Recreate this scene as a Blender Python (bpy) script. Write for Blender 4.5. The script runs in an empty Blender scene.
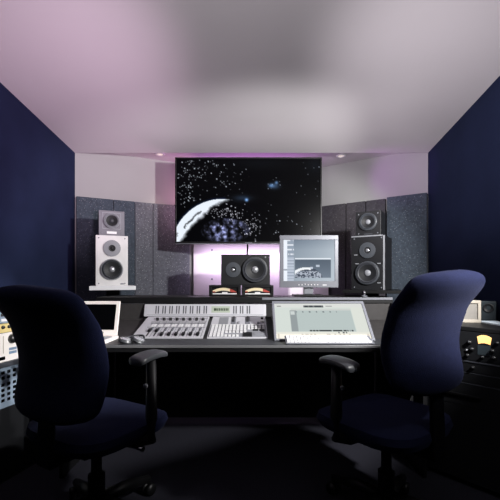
import bpy, bmesh, math, random
from mathutils import Vector, Matrix, noise
random.seed(7)
C = bpy.context.scene.collection
PI = math.pi
F, H, YH = 360.0, 1.08, 280.0          # focal length in px of a 500 px frame, lens height, horizon row

def X(px, D): return (px - 250.0) * D / F
def Z(py, D): return H + (YH - py) * D / F
def P(px, py, D): return Vector((X(px, D), D, Z(py, D)))
def lin(c):
    c = c / 255.0
    return c / 12.92 if c <= 0.04045 else ((c + 0.055) / 1.055) ** 2.4
def L3(r, g, b): return (lin(r), lin(g), lin(b))

# ---------------------------------------------------------------- materials
def mat(name, rgb, rough=0.6, metal=0.0, var=0.0, vscale=30.0, bump=0.0, bscale=200.0, spec=0.5, sheen=0.0,
        speck=None, emit=None, estr=1.0, coat=0.0):
    m = bpy.data.materials.new(name); m.use_nodes = True
    nt = m.node_tree; b = nt.nodes['Principled BSDF']
    col = (*L3(*rgb), 1)
    b.inputs['Base Color'].default_value = col
    b.inputs['Roughness'].default_value = rough
    b.inputs['Metallic'].default_value = metal
    b.inputs['Specular IOR Level'].default_value = spec
    b.inputs['Coat Weight'].default_value = coat
    if sheen:
        b.inputs['Sheen Weight'].default_value = sheen
        b.inputs['Sheen Tint'].default_value = (0.45, 0.5, 0.9, 1)
    tc = nt.nodes.new('ShaderNodeTexCoord')
    if var:
        n = nt.nodes.new('ShaderNodeTexNoise'); n.inputs['Scale'].default_value = vscale
        n.inputs['Detail'].default_value = 5
        nt.links.new(tc.outputs['Object'], n.inputs['Vector'])
        r = nt.nodes.new('ShaderNodeValToRGB')
        r.color_ramp.elements[0].position = 0.3; r.color_ramp.elements[1].position = 0.7
        r.color_ramp.elements[0].color = (*[c * (1 - var) for c in col[:3]], 1)
        r.color_ramp.elements[1].color = (*[min(1, c * (1 + var)) for c in col[:3]], 1)
        nt.links.new(n.outputs['Fac'], r.inputs['Fac'])
        out = r.outputs['Color']
        if speck:
            v = nt.nodes.new('ShaderNodeTexVoronoi'); v.inputs['Scale'].default_value = speck[0]
            nt.links.new(tc.outputs['Object'], v.inputs['Vector'])
            r2 = nt.nodes.new('ShaderNodeValToRGB')
            r2.color_ramp.elements[0].position = speck[1]; r2.color_ramp.elements[0].color = (1, 1, 1, 1)
            r2.color_ramp.elements[1].position = speck[1] + 0.05; r2.color_ramp.elements[1].color = (0, 0, 0, 1)
            nt.links.new(v.outputs['Distance'], r2.inputs['Fac'])
            mx = nt.nodes.new('ShaderNodeMix'); mx.data_type = 'RGBA'
            nt.links.new(r2.outputs['Color'], mx.inputs['Factor'])
            nt.links.new(out, mx.inputs['A']); mx.inputs['B'].default_value = (*L3(*speck[2]), 1)
            out = mx.outputs['Result']
        nt.links.new(out, b.inputs['Base Color'])
    if bump:
        n2 = nt.nodes.new('ShaderNodeTexNoise'); n2.inputs['Scale'].default_value = bscale
        n2.inputs['Detail'].default_value = 4
        nt.links.new(tc.outputs['Object'], n2.inputs['Vector'])
        bp = nt.nodes.new('ShaderNodeBump'); bp.inputs['Strength'].default_value = bump
        bp.inputs['Distance'].default_value = 0.01
        nt.links.new(n2.outputs['Fac'], bp.inputs['Height'])
        nt.links.new(bp.outputs['Normal'], b.inputs['Normal'])
    if emit:
        b.inputs['Emission Color'].default_value = (*L3(*emit), 1)
        b.inputs['Emission Strength'].default_value = estr
    return m

def screen_mat(name, strength=1.0):
    m = bpy.data.materials.new(name); m.use_nodes = True
    nt = m.node_tree; b = nt.nodes['Principled BSDF']
    b.inputs['Base Color'].default_value = (0.001, 0.001, 0.0012, 1)
    b.inputs['Roughness'].default_value = 0.25
    b.inputs['Specular IOR Level'].default_value = 0.06
    a = nt.nodes.new('ShaderNodeAttribute'); a.attribute_name = 'Picture'
    nt.links.new(a.outputs['Color'], b.inputs['Emission Color'])
    b.inputs['Emission Strength'].default_value = strength
    return m

M = dict(
    white_wall=mat('light grey plaster', (154, 154, 154), 0.9, var=0.02, vscale=3, bump=0.03, bscale=90),
    ceil=mat('pale ceiling paint', (200, 195, 198), 0.92, var=0.015, vscale=2, bump=0.02, bscale=80),
    navy_wall=mat('navy wall fabric', (30, 37, 62), 0.95, var=0.12, vscale=5, bump=0.12, bscale=260, spec=0.1),
    carpet=mat('charcoal carpet', (40, 40, 48), 1.0, var=0.3, vscale=140, bump=0.4, bscale=300, spec=0.1),
    baffle=mat('white painted board', (238, 232, 238), 0.6, var=0.02, vscale=6),
    foam=mat('speckled blue grey felt', (66, 74, 84), 0.95, var=0.2, vscale=45, bump=0.3, bscale=190, spec=0.15, speck=(70, 0.12, (150, 152, 158))),
    foam_mid=mat('mid grey speckled felt', (92, 94, 102), 0.95, var=0.2, vscale=45, bump=0.3, bscale=190, spec=0.15, speck=(60, 0.13, (170, 170, 172))),
    foam_shaded=mat('shade darkened speckled felt', (64, 62, 68), 0.95, var=0.2, vscale=45, bump=0.3, bscale=190, spec=0.15, speck=(60, 0.11, (130, 125, 124))),  # weak key light right of the television put into the felt colour
    chair=mat('navy upholstery', (17, 21, 44), 0.95, var=0.14, vscale=60, bump=0.25, bscale=320, spec=0.1, sheen=0.03),
    black_plastic=mat('black plastic', (16, 16, 18), 0.45, bump=0.03, bscale=400, spec=0.35),
    pad=mat('grey black arm rubber', (52, 54, 58), 0.42, bump=0.05, bscale=300, spec=0.6),
    black_metal=mat('black metal', (14, 14, 16), 0.4, metal=0.3),
    chrome=mat('bright metal', (190, 190, 195), 0.25, metal=1.0),
    desk_black=mat('black desk laminate', (17, 17, 19), 0.5, var=0.1, vscale=40, spec=0.3),
    desk_top=mat('dark grey desk surface', (54, 56, 60), 0.5, var=0.12, vscale=90, spec=0.4),
    desk_slope=mat('brown grey desk veneer', (60, 58, 58), 0.55, var=0.12, vscale=25, spec=0.3),
    desk_trim=mat('grey edge trim', (128, 128, 130), 0.35, metal=0.4),
    silver=mat('silver console paint', (206, 206, 212), 0.4, metal=0.1),
    silver_dark=mat('grey console paint', (120, 122, 130), 0.45),
    ivory=mat('white button plastic', (235, 235, 236), 0.4),
    knob=mat('black knob plastic', (18, 18, 20), 0.4),
    lcd=mat('green lit display', (172, 182, 166), 0.3, emit=(150, 160, 142), estr=0.12),
    lcdtext=mat('dark display characters', (40, 60, 35), 0.4),
    spk_silver=mat('silver grey baffle', (224, 222, 222), 0.45, var=0.05, vscale=20),
    spk_grey=mat('mid grey baffle', (108, 108, 116), 0.5, var=0.05, vscale=20),
    spk_black=mat('black speaker paint', (24, 25, 28), 0.5, bump=0.04, bscale=350, spec=0.4),
    cone=mat('black paper cone', (30, 31, 34), 0.55, spec=0.4),
    surround=mat('grey rubber ring', (58, 60, 66), 0.5),
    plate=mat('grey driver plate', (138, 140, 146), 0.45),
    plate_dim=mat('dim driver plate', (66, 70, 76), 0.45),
    dome=mat('silver dust cap', (200, 202, 208), 0.25, metal=0.7),
    shelf_white=mat('white shelf laminate', (235, 235, 238), 0.5),
    mon_silver=mat('silver monitor plastic', (116, 118, 126), 0.4, metal=0.15),
    laptop=mat('white laptop plastic', (240, 232, 228), 0.4),
    glass_black=mat('black glass', (5, 5, 7), 0.15, spec=0.3),
    cream=mat('cream meter card', (232, 216, 180), 0.6, emit=(232, 216, 180), estr=0.06),
    red=mat('red meter arc', (170, 60, 50), 0.6),
    amber=mat('amber lit meter', (255, 200, 130), 0.5, emit=(255, 196, 118), estr=0.9),
    ledred=mat('red lit digits', (230, 70, 60), 0.5, emit=(235, 80, 70), estr=0.6),
    gear=mat('black rack steel', (20, 21, 24), 0.5, spec=0.35),
    gear_edge=mat('worn grey steel edge', (92, 95, 104), 0.4, metal=0.6),
    beige=mat('cream yellow panel', (214, 194, 132), 0.5),
    offwhite=mat('off white panel', (226, 220, 216), 0.5),
    bluegrey=mat('blue grey steel panel', (132, 148, 166), 0.45, var=0.08, vscale=40),
    bluedisp=mat('blue grey button', (110, 132, 158), 0.5),
    boxgrey=mat('warm grey plastic', (120, 116, 111), 0.6, var=0.05, vscale=30),
    boxrim=mat('pale warm frame', (160, 152, 140), 0.5),
    paper=mat('pale blue paper', (226, 240, 252), 0.7),
    grille=mat('dark teal grille', (40, 50, 56), 0.6),
    lampglow=mat('downlight lens', (255, 240, 220), 0.4, emit=(255, 240, 225), estr=.5),
    cable=mat('black cable rubber', (14, 14, 16), 0.5),
    tv_pict=screen_mat('television picture'), mon_pict=screen_mat('monitor picture'), desk_pict=screen_mat('desk screen picture'),
)

# ---------------------------------------------------------------- mesh helpers
def box(bm, x0, x1, y0, y1, z0, z1, T=None, mi=0):
    vs = [Vector((x, y, z)) for z in (z0, z1) for y in (y0, y1) for x in (x0, x1)]
    if T is not None: vs = [T @ v for v in vs]
    b = [bm.verts.new(v) for v in vs]
    for f in ((0, 2, 3, 1), (4, 5, 7, 6), (0, 1, 5, 4), (2, 6, 7, 3), (0, 4, 6, 2), (1, 3, 7, 5)):
        fc = bm.faces.new([b[i] for i in f]); fc.material_index = mi
def prism(bm, pts, z0, z1, mi=0):
    lo = [bm.verts.new((p[0], p[1], z0)) for p in pts]; hi = [bm.verts.new((p[0], p[1], z1)) for p in pts]
    n = len(pts)
    for f in [list(reversed(lo)), hi] + [[lo[i], lo[(i + 1) % n], hi[(i + 1) % n], hi[i]] for i in range(n)]:
        fc = bm.faces.new(f); fc.material_index = mi
def extr_x(bm, prof, x0, x1, mi=0):
    """closed (y, z) outline swept along x"""
    a = [bm.verts.new((x0, y, z)) for y, z in prof]; b = [bm.verts.new((x1, y, z)) for y, z in prof]
    n = len(prof)
    for f in [a, list(reversed(b))] + [[a[i], b[i], b[(i + 1) % n], a[(i + 1) % n]] for i in range(n)]:
        fc = bm.faces.new(f); fc.material_index = mi
def lathe(bm, prof, T=None, seg=28, mi=0):
    """profile of (r, h) turned about local z"""
    rings = []
    for r, h in prof:
        if r < 1e-6:
            v = Vector((0, 0, h)); rings.append([bm.verts.new(T @ v if T is not None else v)])
        else:
            ring = []
            for k in range(seg):
                a = 2 * PI * k / seg; v = Vector((r * math.cos(a), r * math.sin(a), h))
                ring.append(bm.verts.new(T @ v if T is not None else v))
            rings.append(ring)
    for a, b in zip(rings, rings[1:]):
        for k in range(seg):
            k2 = (k + 1) % seg
            if len(a) == 1 and len(b) == 1: break
            if len(a) == 1: f = [a[0], b[k2], b[k]][::-1]
            elif len(b) == 1: f = [a[k], a[k2], b[0]]
            else: f = [a[k], a[k2], b[k2], b[k]]
            fc = bm.faces.new(f); fc.material_index = mi; fc.smooth = True
    return rings
def cyl(bm, c, r, h, T=None, seg=20, mi=0, r2=None):
    Tm = Matrix.Translation(Vector(c))
    if T is not None: Tm = T @ Tm
    lathe(bm, [(0, 0), (r, 0), (r if r2 is None else r2, h), (0, h)], Tm, seg, mi)
def tube(bm, pts, r, seg=8, mi=0):
    pts = [Vector(p) for p in pts]; rings = []
    for i, p in enumerate(pts):
        t = (pts[min(i + 1, len(pts) - 1)] - pts[max(i - 1, 0)]).normalized()
        u = t.cross(Vector((0, 0, 1)))
        if u.length < 1e-3: u = t.cross(Vector((0, 1, 0)))
        u.normalize(); w = t.cross(u)
        rr = r[i] if isinstance(r, (list, tuple)) else r
        rings.append([bm.verts.new(p + rr * (math.cos(2 * PI * k / seg) * u + math.sin(2 * PI * k / seg) * w)) for k in range(seg)])
    for a, b in zip(rings, rings[1:]):
        for k in range(seg):
            f = bm.faces.new([a[k], a[(k + 1) % seg], b[(k + 1) % seg], b[k]]); f.smooth = True; f.material_index = mi
    for e in (rings[0], rings[-1]):
        f = bm.faces.new(e); f.material_index = mi
def bez(pts, n=10):
    """smooth curve through points"""
    pts = [Vector(p) for p in pts]; out = []
    for i in range(len(pts) - 1):
        p0 = pts[max(i - 1, 0)]; p1 = pts[i]; p2 = pts[i + 1]; p3 = pts[min(i + 2, len(pts) - 1)]
        for k in range(n):
            t = k / n
            out.append(0.5 * ((2 * p1) + (-p0 + p2) * t + (2 * p0 - 5 * p1 + 4 * p2 - p3) * t * t + (-p0 + 3 * p1 - 3 * p2 + p3) * t ** 3))
    out.append(pts[-1]); return out

def obj(name, bm, mats, parent=None, bevel=0.0, smooth=False):
    me = bpy.data.meshes.new(name)
    bmesh.ops.recalc_face_normals(bm, faces=bm.faces[:])
    if smooth:
        for f in bm.faces: f.smooth = True
    bm.to_mesh(me); bm.free()
    if not isinstance(mats, (list, tuple)): mats = [mats]
    for m in mats: me.materials.append(M[m] if isinstance(m, str) else m)
    if smooth: me.set_sharp_from_angle(angle=math.radians(42))
    o = bpy.data.objects.new(name, me); C.objects.link(o)
    if parent: o.parent = parent
    if bevel:
        b = o.modifiers.new('Bevel', 'BEVEL'); b.width = bevel; b.segments = 2; b.limit_method = 'ANGLE'
        b.angle_limit = math.radians(40)
    return o
def tag(o, label, cat, group=None):
    o['label'] = label; o['category'] = cat
    if group: o['group'] = group
    return o
def thing(name, label, cat, loc=(0, 0, 0), rz=0.0, group=None):
    o = bpy.data.objects.new(name, None); C.objects.link(o); o.empty_display_size = 0.05
    o.location = loc; o.rotation_euler = (0, 0, rz)
    return tag(o, label, cat, group)
def struct(name, bm, m, bevel=0):
    o = obj(name, bm, m, None, bevel); o['kind'] = 'structure'; return o
def B(): return bmesh.new()
def boxobj(name, dims, m, parent=None, bevel=0.0, T=None):
    bm = B(); box(bm, *dims, T=T); return obj(name, bm, m, parent, bevel)
AX_FRONT = Matrix.Rotation(PI / 2, 4, 'X')        # local z -> -y (towards the listener)

def picture(name, quad, nx, ny, fn, m, parent):
    """a lit screen: quad = top-left, top-right, bottom-right, bottom-left; fn(u, v) -> sRGB"""
    tl, tr, br, bl = [Vector(q) for q in quad]
    me = bpy.data.meshes.new(name); vs = []; cols = []; fs = []
    for j in range(ny + 1):
        for i in range(nx + 1):
            u, v = i / nx, j / ny
            vs.append((tl * (1 - u) + tr * u) * (1 - v) + (bl * (1 - u) + br * u) * v)
            c = fn(u, v); cols.append((lin(c[0]), lin(c[1]), lin(c[2]), 1.0))
    for j in range(ny):
        for i in range(nx):
            a = j * (nx + 1) + i; fs.append((a, a + nx + 1, a + nx + 2, a + 1))
    me.from_pydata(vs, [], fs)
    at = me.color_attributes.new('Picture', 'FLOAT_COLOR', 'POINT')
    for i, c in enumerate(cols): at.data[i].color = c
    me.materials.append(m)
    o = bpy.data.objects.new(name, me); C.objects.link(o); o.parent = parent
    return o

# ---------------------------------------------------------------- room
SK = 0.036
def wlx(y): return -1.483 + SK * (y - 3.05)
def wrx(y): return 1.508 + SK * (y - 3.05)
def ceil_z(y): return 2.157 + 0.14 * (3.05 - y)
YB, YF, YC = -1.3, 3.05, 3.5
A, A2 = Vector((-1.483, YF)), Vector((1.508, YF))
Bp, B2 = Vector((-0.583, YC)), Vector((0.680, 3.597))
RZ = 2.20
def wall_strip(name, a, b, za, zb, thick, side, m):
    d = (b - a).normalized(); n = Vector((-d.y, d.x)) * side * thick
    bm = B(); pts = [a, b, b + n, a + n]
    lo = [bm.verts.new((p.x, p.y, 0)) for p in pts]
    hi = [bm.verts.new((p.x, p.y, z)) for p, z in zip(pts, (za, zb, zb, za))]
    for f in [lo, hi] + [[lo[i], lo[(i + 1) % 4], hi[(i + 1) % 4], hi[i]] for i in range(4)]: bm.faces.new(f)
    return struct(name, bm, m)
bm = B(); box(bm, -2.0, 2.0, YB - .2, 3.8, -0.1, 0.0); struct('floor', bm, 'carpet')
wall_strip('wall_left', Vector((wlx(YB), YB)), A, ceil_z(YB) + .05, ceil_z(YF) + .05, 0.1, 1, 'navy_wall')
wall_strip('wall_right', Vector((wrx(YB), YB)), A2, ceil_z(YB) + .05, ceil_z(YF) + .05, 0.1, -1, 'navy_wall')
wall_strip('wall_back', Vector((wlx(YB) - .1, YB)), Vector((wrx(YB) + .1, YB)), ceil_z(YB) + .05, ceil_z(YB) + .05, 0.1, -1, 'navy_wall')
wall_strip('wall_front_left', A, Bp, RZ + .02, RZ + .02, 0.1, 1, 'white_wall')
wall_strip('wall_front_right', A2, B2, RZ + .02, RZ + .02, 0.1, -1, 'white_wall')
wall_strip('wall_front', Bp, B2, RZ + .02, RZ + .02, 0.1, 1, 'white_wall')
bm = B()
extr_x(bm, [(YB - .1, ceil_z(YB - .1)), (YF, ceil_z(YF)), (YF, ceil_z(YF) + .1), (YB - .1, ceil_z(YB - .1) + .1)], -1.9, 1.75)
struct('ceiling', bm, 'ceil')
bm = B(); box(bm, -1.8, 1.8, YF, 3.75, RZ, RZ + .1); struct('ceiling_recess', bm, 'ceil')

# recessed downlights in the low ceiling
def at_line(px, a, d):
    """world point where the sight line of column px meets the plan line a + t d"""
    k = (px - 250) / F
    t = (k * a.y - a.x) / (d.x - k * d.y)
    return a + d * t
for px, D, lab in ((160, 3.20, 'small round recessed downlight left of the wall television'), (341, 3.24, 'small round recessed downlight right of the wall television')):
    t = thing('ceiling_downlight', lab, 'ceiling light', (X(px, D), D, RZ), 0, 'recessed downlights')
    bm = B(); lathe(bm, [(.025, 0.0), (.042, 0.0), (.042, -.006), (.027, -.006), (.025, 0.0)]); obj('trim_ring', bm, 'shelf_white', t, smooth=True)
    bm = B(); cyl(bm, (0, 0, -.003), .025, .003); obj('lens', bm, 'lampglow', t)

# acoustic panels on the two angled walls
dl = (Bp - A).normalized(); nl = Vector((dl.y, -dl.x))
dr = (B2 - A2).normalized(); nr = Vector((-dr.y, dr.x))
def panel(px0, px1, a, d, n, th, ztop, m, lab, z0=0.0):
    fa = a + n * th
    p0, p1 = at_line(px0, fa, d), at_line(px1, fa, d)
    q0, q1 = p0 - n * (th - .002), p1 - n * (th - .002)
    g = .0015 * (p1 - p0).normalized()
    mid = (p0 + p1) / 2; ang = math.atan2((p1 - p0).y, (p1 - p0).x)
    o = thing('acoustic_panel', lab, 'acoustic panel', (mid.x, mid.y, 0), 0, 'acoustic panels on the angled front walls')
    o2 = Vector((mid.x, mid.y))
    bm = B(); prism(bm, [p0 + g - o2, p1 - g - o2, q1 - g - o2, q0 + g - o2], z0, ztop); obj('felt_face', bm, m, o, .004)
    return o
PT = 1.783
panel(76.2, 113.5, A, dl, nl, .045, PT, 'foam', 'wide blue grey acoustic panel beside the left navy wall')
panel(113.5, 135, A, dl, nl, .045, PT, 'foam', 'narrow blue grey acoustic panel just right of the silver speaker')
panel(135, 153, A, dl, nl, .045, PT, 'foam_mid', 'narrow grey acoustic panel under the left downlight')
panel(153, 190, A, dl, nl, .045, PT, 'foam_mid', 'grey acoustic panel partly behind the left edge of the television')
panel(320, 345.5, A2, dr, nr, .04, PT + .022, 'foam_shaded', 'shade darkened acoustic panel behind the silver monitor')
panel(346, 365.3, A2, dr, nr, .04, PT + .022, 'foam_shaded', 'narrow shade darkened acoustic panel under the right downlight')
panel(365.8, 385.3, A2, dr, nr, .04, PT + .022, 'foam_shaded', 'narrow shade darkened acoustic panel behind the small right speaker')
panel(386.6, 427, A2, dr, nr, .065, PT + .026, 'foam', 'wide thick blue grey acoustic panel beside the right wall')

# white board on the front wall under the television
t = thing('baffle_board', 'white board screwed to the front wall below the television', 'wall board', (X(262, 3.48), 3.48, 0))
bm = B(); box(bm, -.66, .64, -.015, .019, .0, 1.48); obj('board', bm, 'baffle', t, .003)
for px in (212, 300):
    for py in (250, 279):
        s = P(px, py, 3.465) - Vector((X(262, 3.48), 3.48, 0))
        bm = B(); cyl(bm, (0, 0, 0), .008, .006, Matrix.Translation(s) @ AX_FRONT, 12); obj('screw', bm, 'silver_dark', t)

# ---------------------------------------------------------------- television
TD = 3.07
def h2(i, j, s=0):
    return (math.sin(i * 127.1 + j * 311.7 + s * 74.7) * 43758.5453) % 1.0
stars = []
random.seed(21)
for _ in range(125): stars.append((random.triangular(178, 262, 186), random.triangular(160, 204, 160), random.uniform(.3, .6), random.uniform(60, 235)))
for _ in range(40): stars.append((random.uniform(178, 196), random.uniform(165, 208), random.uniform(.35, .7), random.uniform(110, 240)))
for _ in range(34): stars.append((random.uniform(262, 320), random.uniform(160, 242), random.uniform(.3, .55), random.uniform(70, 170)))
for _ in range(20): stars.append((random.gauss(282, 12), random.gauss(229, 8), random.uniform(.35, .65), random.uniform(110, 230)))
city = [(random.gauss(225, 10), random.gauss(213, 4.5), random.uniform(.3, .6), random.uniform(90, 255)) for _ in range(85)]
city += [(random.gauss(253, 7), random.gauss(224, 9), random.uniform(.3, .6), random.uniform(90, 255)) for _ in range(85)]
def splat(lst, px, py):
    s = 0
    for x, y, r, b in lst:
        dx, dy = px - x, py - y
        if abs(dx) < 2 and abs(dy) < 2:
            s = max(s, b * max(0.0, 1 - (dx * dx + dy * dy) / (r * r * 1.8)))
    return s
cx, cy, cr = 223.0, 251.0, 52.0
def tv_fn(u, v):
    px, py = 176.6 + u * 144.6, 158.8 + v * 83.2
    d = math.hypot(px - cx, py - cy)
    n1 = noise.fractal(Vector((px * .22, py * .22, 1.3)), 1.0, 2.0, 5)
    n2 = noise.fractal(Vector((px * .09, py * .12, 7.7)), 1.0, 2.0, 4)
    r = g = 2.0; b = 4.0
    if d > cr:
        s = splat(stars, px, py); r += s * .92; g += s * .95; b += s
        hz = max(0, 1 - (d - cr) / 3.0) * (1 if px < 226 else 0); r += 20 * hz * hz; g += 35 * hz * hz; b += 70 * hz * hz
        if px > 233: r, g, b = min(r, 255), min(g, 255), min(b, 255)
    else:
        ang = math.degrees(math.atan2(cy - py, px - cx))      # 90 = straight up
        w = 0.0
        if 75 < ang < 185:
            f = (ang - 78) / 100.0
            w = 14.5 * max(0, min(1, f * 2.3)) ** .8 * (1 if ang < 150 else max(.55, 1 - (ang - 150) / 80))
        e = cr - d
        lit = max(0.0, min(1.0, (w - e + n1 * 1.6) / 4.0)) if w > .5 else 0
        gap = 1.0 - .8 * max(0, 1 - abs(e - 7.2 - n1 * 1.5) / 1.5) * (1 if 118 < ang < 150 else 0) - .6 * max(0, 1 - abs(e - 4 - n1 * 2) / 1.2) * (1 if 158 < ang < 172 else 0)
        lit *= gap
        r += 235 * lit; g += 243 * lit; b += 252 * lit
        blue = max(0, 1 - ((px - 226) / 25.0) ** 2 - ((py - 231) / 13.0) ** 2)
        tex = max(0, .5 + n1 * .9)
        tex = tex ** 1.5 * 1.3; r += 134 * blue ** .5 * tex; g += 140 * blue ** .5 * tex; b += 186 * blue ** .5 * tex
        s = splat(city, px, py) * (1 - lit); r += s * .95; g += s * .95; b += s
        rim = max(0, 1 - e / 2.0) * (.05 if px > 233 else 0); r += 60 * rim; g += 70 * rim; b += 110 * rim
    # blue glow spots
    for gx, gy, sx, sy, k in ((247, 200, 1.6, 1.6, 230), (243, 198, 9, 3, 55), (271.5, 185.5, 2.6, 2.0, 120), (277, 182.5, 1.6, 1.6, 150), (275, 186, 5, 3, 90), (262, 163, 26, 6, 10), (316, 165, 9, 9, 16)):
        q = math.exp(-(((px - gx) / sx) ** 2 + ((py - gy) / sy) ** 2))
        r += k * .55 * q; g += k * .75 * q; b += k * q
    return (min(255, r), min(255, g), min(255, b))
ctr = P(248.5, 200.5, TD)
t = thing('television', 'large wide television with space picture hung on the front wall', 'television', ctr)
hw, hh = X(322, TD) - ctr.x, Z(157.2, TD) - ctr.z
bm = B(); box(bm, -hw, hw, .012, .06, -hh, hh); box(bm, -hw * .6, hw * .6, .06, .09, -hh * .7, hh * .5); obj('casing', bm, 'black_plastic', t, .004)
bm = B()
for a in ((-hw, hw, hh - .013, hh), (-hw, hw, -hh, -hh + .019), (-hw, -hw + .012, -hh + .019, hh - .013), (hw - .012, hw, -hh + .019, hh - .013)):
    box(bm, a[0], a[1], 0, .0118, a[2], a[3])
obj('bezel', bm, 'black_metal', t, .002)
bm = B(); box(bm, -.03, .03, -.001, 0, -hh + .006, -hh + .011); obj('maker_mark', bm, 'mon_silver', t)
bm = B(); box(bm, -hw, hw, -.0012, .0, -hh, -hh + .0035); obj('lower_edge_strip', bm, 'silver_dark', t)
picture('screen', [(-hw + .011, .009, hh - .012), (hw - .011, .009, hh - .012), (hw - .011, .009, -hh + .018), (-hw + .011, .009, -hh + .018)], 300, 176, tv_fn, M['tv_pict'], t)
bm = B(); box(bm, -.2, .2, .37, .41, -.15, .15); box(bm, -.03, .03, .2, .38, -.05, .05); box(bm, -.18, .18, .09, .2, -.1, .1); obj('wall_mount', bm, 'black_metal', t)
o = B(); tube(o, bez([P(247.5, 240, 3.18), P(247.6, 248, 3.2), P(247.2, 253, 3.2), P(247.5, 262, 3.15), P(249, 292, 3.1), Vector((X(249, 3.1), 3.1, .60)), Vector((X(249, 3.1), 3.1, .006))]), .007)
tag(obj('power_cord', o, 'cable'), 'black cord hanging from the television behind the black centre speaker', 'cord')

# ---------------------------------------------------------------- loudspeakers
def driver(parent, name, x, z, r, yf, ring, cone_m, dome_m, plate=None, rp=0):
    bm = B(); T = Matrix.Translation((x, yf, z)) @ AX_FRONT
    o = None
    if plate:
        lathe(bm, [(0, 0), (rp, 0), (rp, .004), (r, .006), (r * .95, .002)], T, 32)
        o = obj(name, bm, plate, parent, smooth=True); base = o
    else:
        lathe(bm, [(r * 1.16, 0), (r * 1.16, .005), (r * 1.02, .007), (r, .002), (r * .93, .008), (r * .83, .002)], T, 36)
        o = obj(name, bm, ring, parent, smooth=True); base = o
    bm = B()
    rr = r * (.83 if not plate else .95)
    lathe(bm, [(rr, .002), (rr * .7, -.003), (rr * .36, -.009)] if not plate else [(rr, .003), (rr * .75, .0015), (rr * .36, .001)], T, 32); obj('cone', bm, cone_m, base, smooth=True)
    bm = B(); q = rr * (.4 if not plate else .55); zb = -.009 if not plate else .001
    lathe(bm, [(q, zb)] + [(q * math.cos(a * PI / 12), zb + q * .6 * math.sin(a * PI / 12)) for a in range(1, 6)] + [(0, zb + q * .6)], T, 24)
    obj('dust_cap', bm, dome_m, base, smooth=True)
    return base
def cabinet_with_holes(w, d, h, m_cab, m_baf, parent, recess=.018):
    boxobj('cabinet', (-w / 2, w / 2, -d / 2 + .006, d / 2, 0, h), m_cab, parent, .004)
def two_way(label, name, loc, rz, w, d, h, m_cab, m_baf, wz, wr, tz, tr, ring, plate, cone_m='cone', dome='dome', group=None, edge=None, tdome='spk_black', rim=None):
    t = thing(name, label, 'loudspeaker', loc, rz, group)
    boxobj('cabinet', (-w / 2, w / 2, -d / 2 + .024, d / 2, 0, h), m_cab, t, .004)
    # front baffle with two round openings cut as a ring-filled plate
    bm = B(); yb = -d / 2
    box(bm, -w / 2, w / 2, yb + .002, yb + .024, 0, h)
    obj('baffle', bm, m_baf, t, .003)
    if wr:
        driver(t, 'woofer', 0, wz, wr, yb - .010, ring, cone_m, dome)
        bm = B(); lathe(bm, [(wr * 1.08, .008), (wr * 1.16, .006), (wr * 1.2, -.011)], Matrix.Translation((0, yb - .010, wz)) @ AX_FRONT, 36)
        obj('woofer_rim', bm, rim or ring, t, smooth=True)
    if tr:
        driver(t, 'tweeter', 0, tz, tr * .42, yb - .003, ring, cone_m, tdome, plate, tr)
    if edge:
        bm = B(); box(bm, w / 2 - .010, w / 2 + .001, yb - .0015, yb + .008, .004, h - .004); obj('side_trim', bm, edge, t)
        bm = B(); box(bm, -w / 2 + .002, w / 2 - .012, yb - .0012, yb + .008, h - .008, h + .0005); obj('top_trim', bm, edge, t)
    for sx in (-1, 1):
        for z in (.02, h - .02):
            bm = B(); cyl(bm, (0, 0, 0), .005, .003, Matrix.Translation((sx * (w / 2 - .022), yb + .002, z)) @ AX_FRONT, 8); obj('screw', bm, 'silver_dark', t)
    return t, yb
def front_loc(px, D, z, rz, d):
    """where the middle of the floor of a box stands whose front face middle is on column px at depth D"""
    return (X(px, D) - math.sin(rz) * d / 2, D + math.cos(rz) * d / 2, z)
# left stack
rz = math.radians(22)
ZL = Z(286, 2.72)
t, yb = two_way('silver fronted two way loudspeaker on the white shelf stand, left of desk', 'studio_monitor', front_loc(112, 2.72, ZL, rz, .26), rz, .228, .26, Z(235.5, 2.72) - ZL, 'spk_black', 'spk_silver', .125, .068, .285, .062, 'surround', 'plate', group='studio loudspeakers', dome='dome', rim='plate')
bm = B(); box(bm, .06, .085, yb - .001, yb + .002, .012, .02); obj('maker_mark', bm, 'silver_dark', t)
rz2 = math.radians(25)
t, yb = two_way('small grey loudspeaker standing on top of the silver fronted loudspeaker', 'small_loudspeaker', front_loc(111.8, 2.745, Z(235.5, 2.72), rz2, .18), rz2, .185, .18, Z(210.3, 2.745) - Z(235.5, 2.745), 'spk_black', 'spk_grey', .115, .05, 0, 0, 'plate', None, group='studio loudspeakers', dome='surround')
bm = B(); box(bm, -.035, .035, yb - .001, yb + .004, .016, .034); obj('name_plate', bm, 'ivory', t)
bm = B()
for a in ((-.066, .066, .174, .178), (-.066, .066, .052, .056), (-.066, -.062, .056, .174), (.062, .066, .056, .174)): box(bm, a[0], a[1], yb - .001, yb + .004, a[2], a[3])
obj('driver_frame', bm, 'plate', t)
# its stand
def stand(name, lab, x, y, z, rz, w, d, th, mtop, mpole, py_):
    t = thing(name, lab, 'speaker stand', (x, y, 0), rz, 'speaker stands')
    boxobj('top_plate', (-w / 2, w / 2, -d / 2, max(d / 2, py_ + .045), z - th, z), mtop, t, .002)
    boxobj('pole', (-.05, .05, py_ - .035, py_ + .035, .03, z - th), mpole, t, .004)
    boxobj('base_plate', (-.12, .12, py_ - .036, py_ + .12, 0, .03), mpole, t, .004)
l = front_loc(113, 2.68, 0, math.radians(21), .30)
stand('speaker_stand', 'speaker stand with white shelf holding the silver fronted loudspeaker', l[0], l[1], ZL, math.radians(21), .325, .30, .03, 'shelf_white', 'black_metal', .105)
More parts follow.
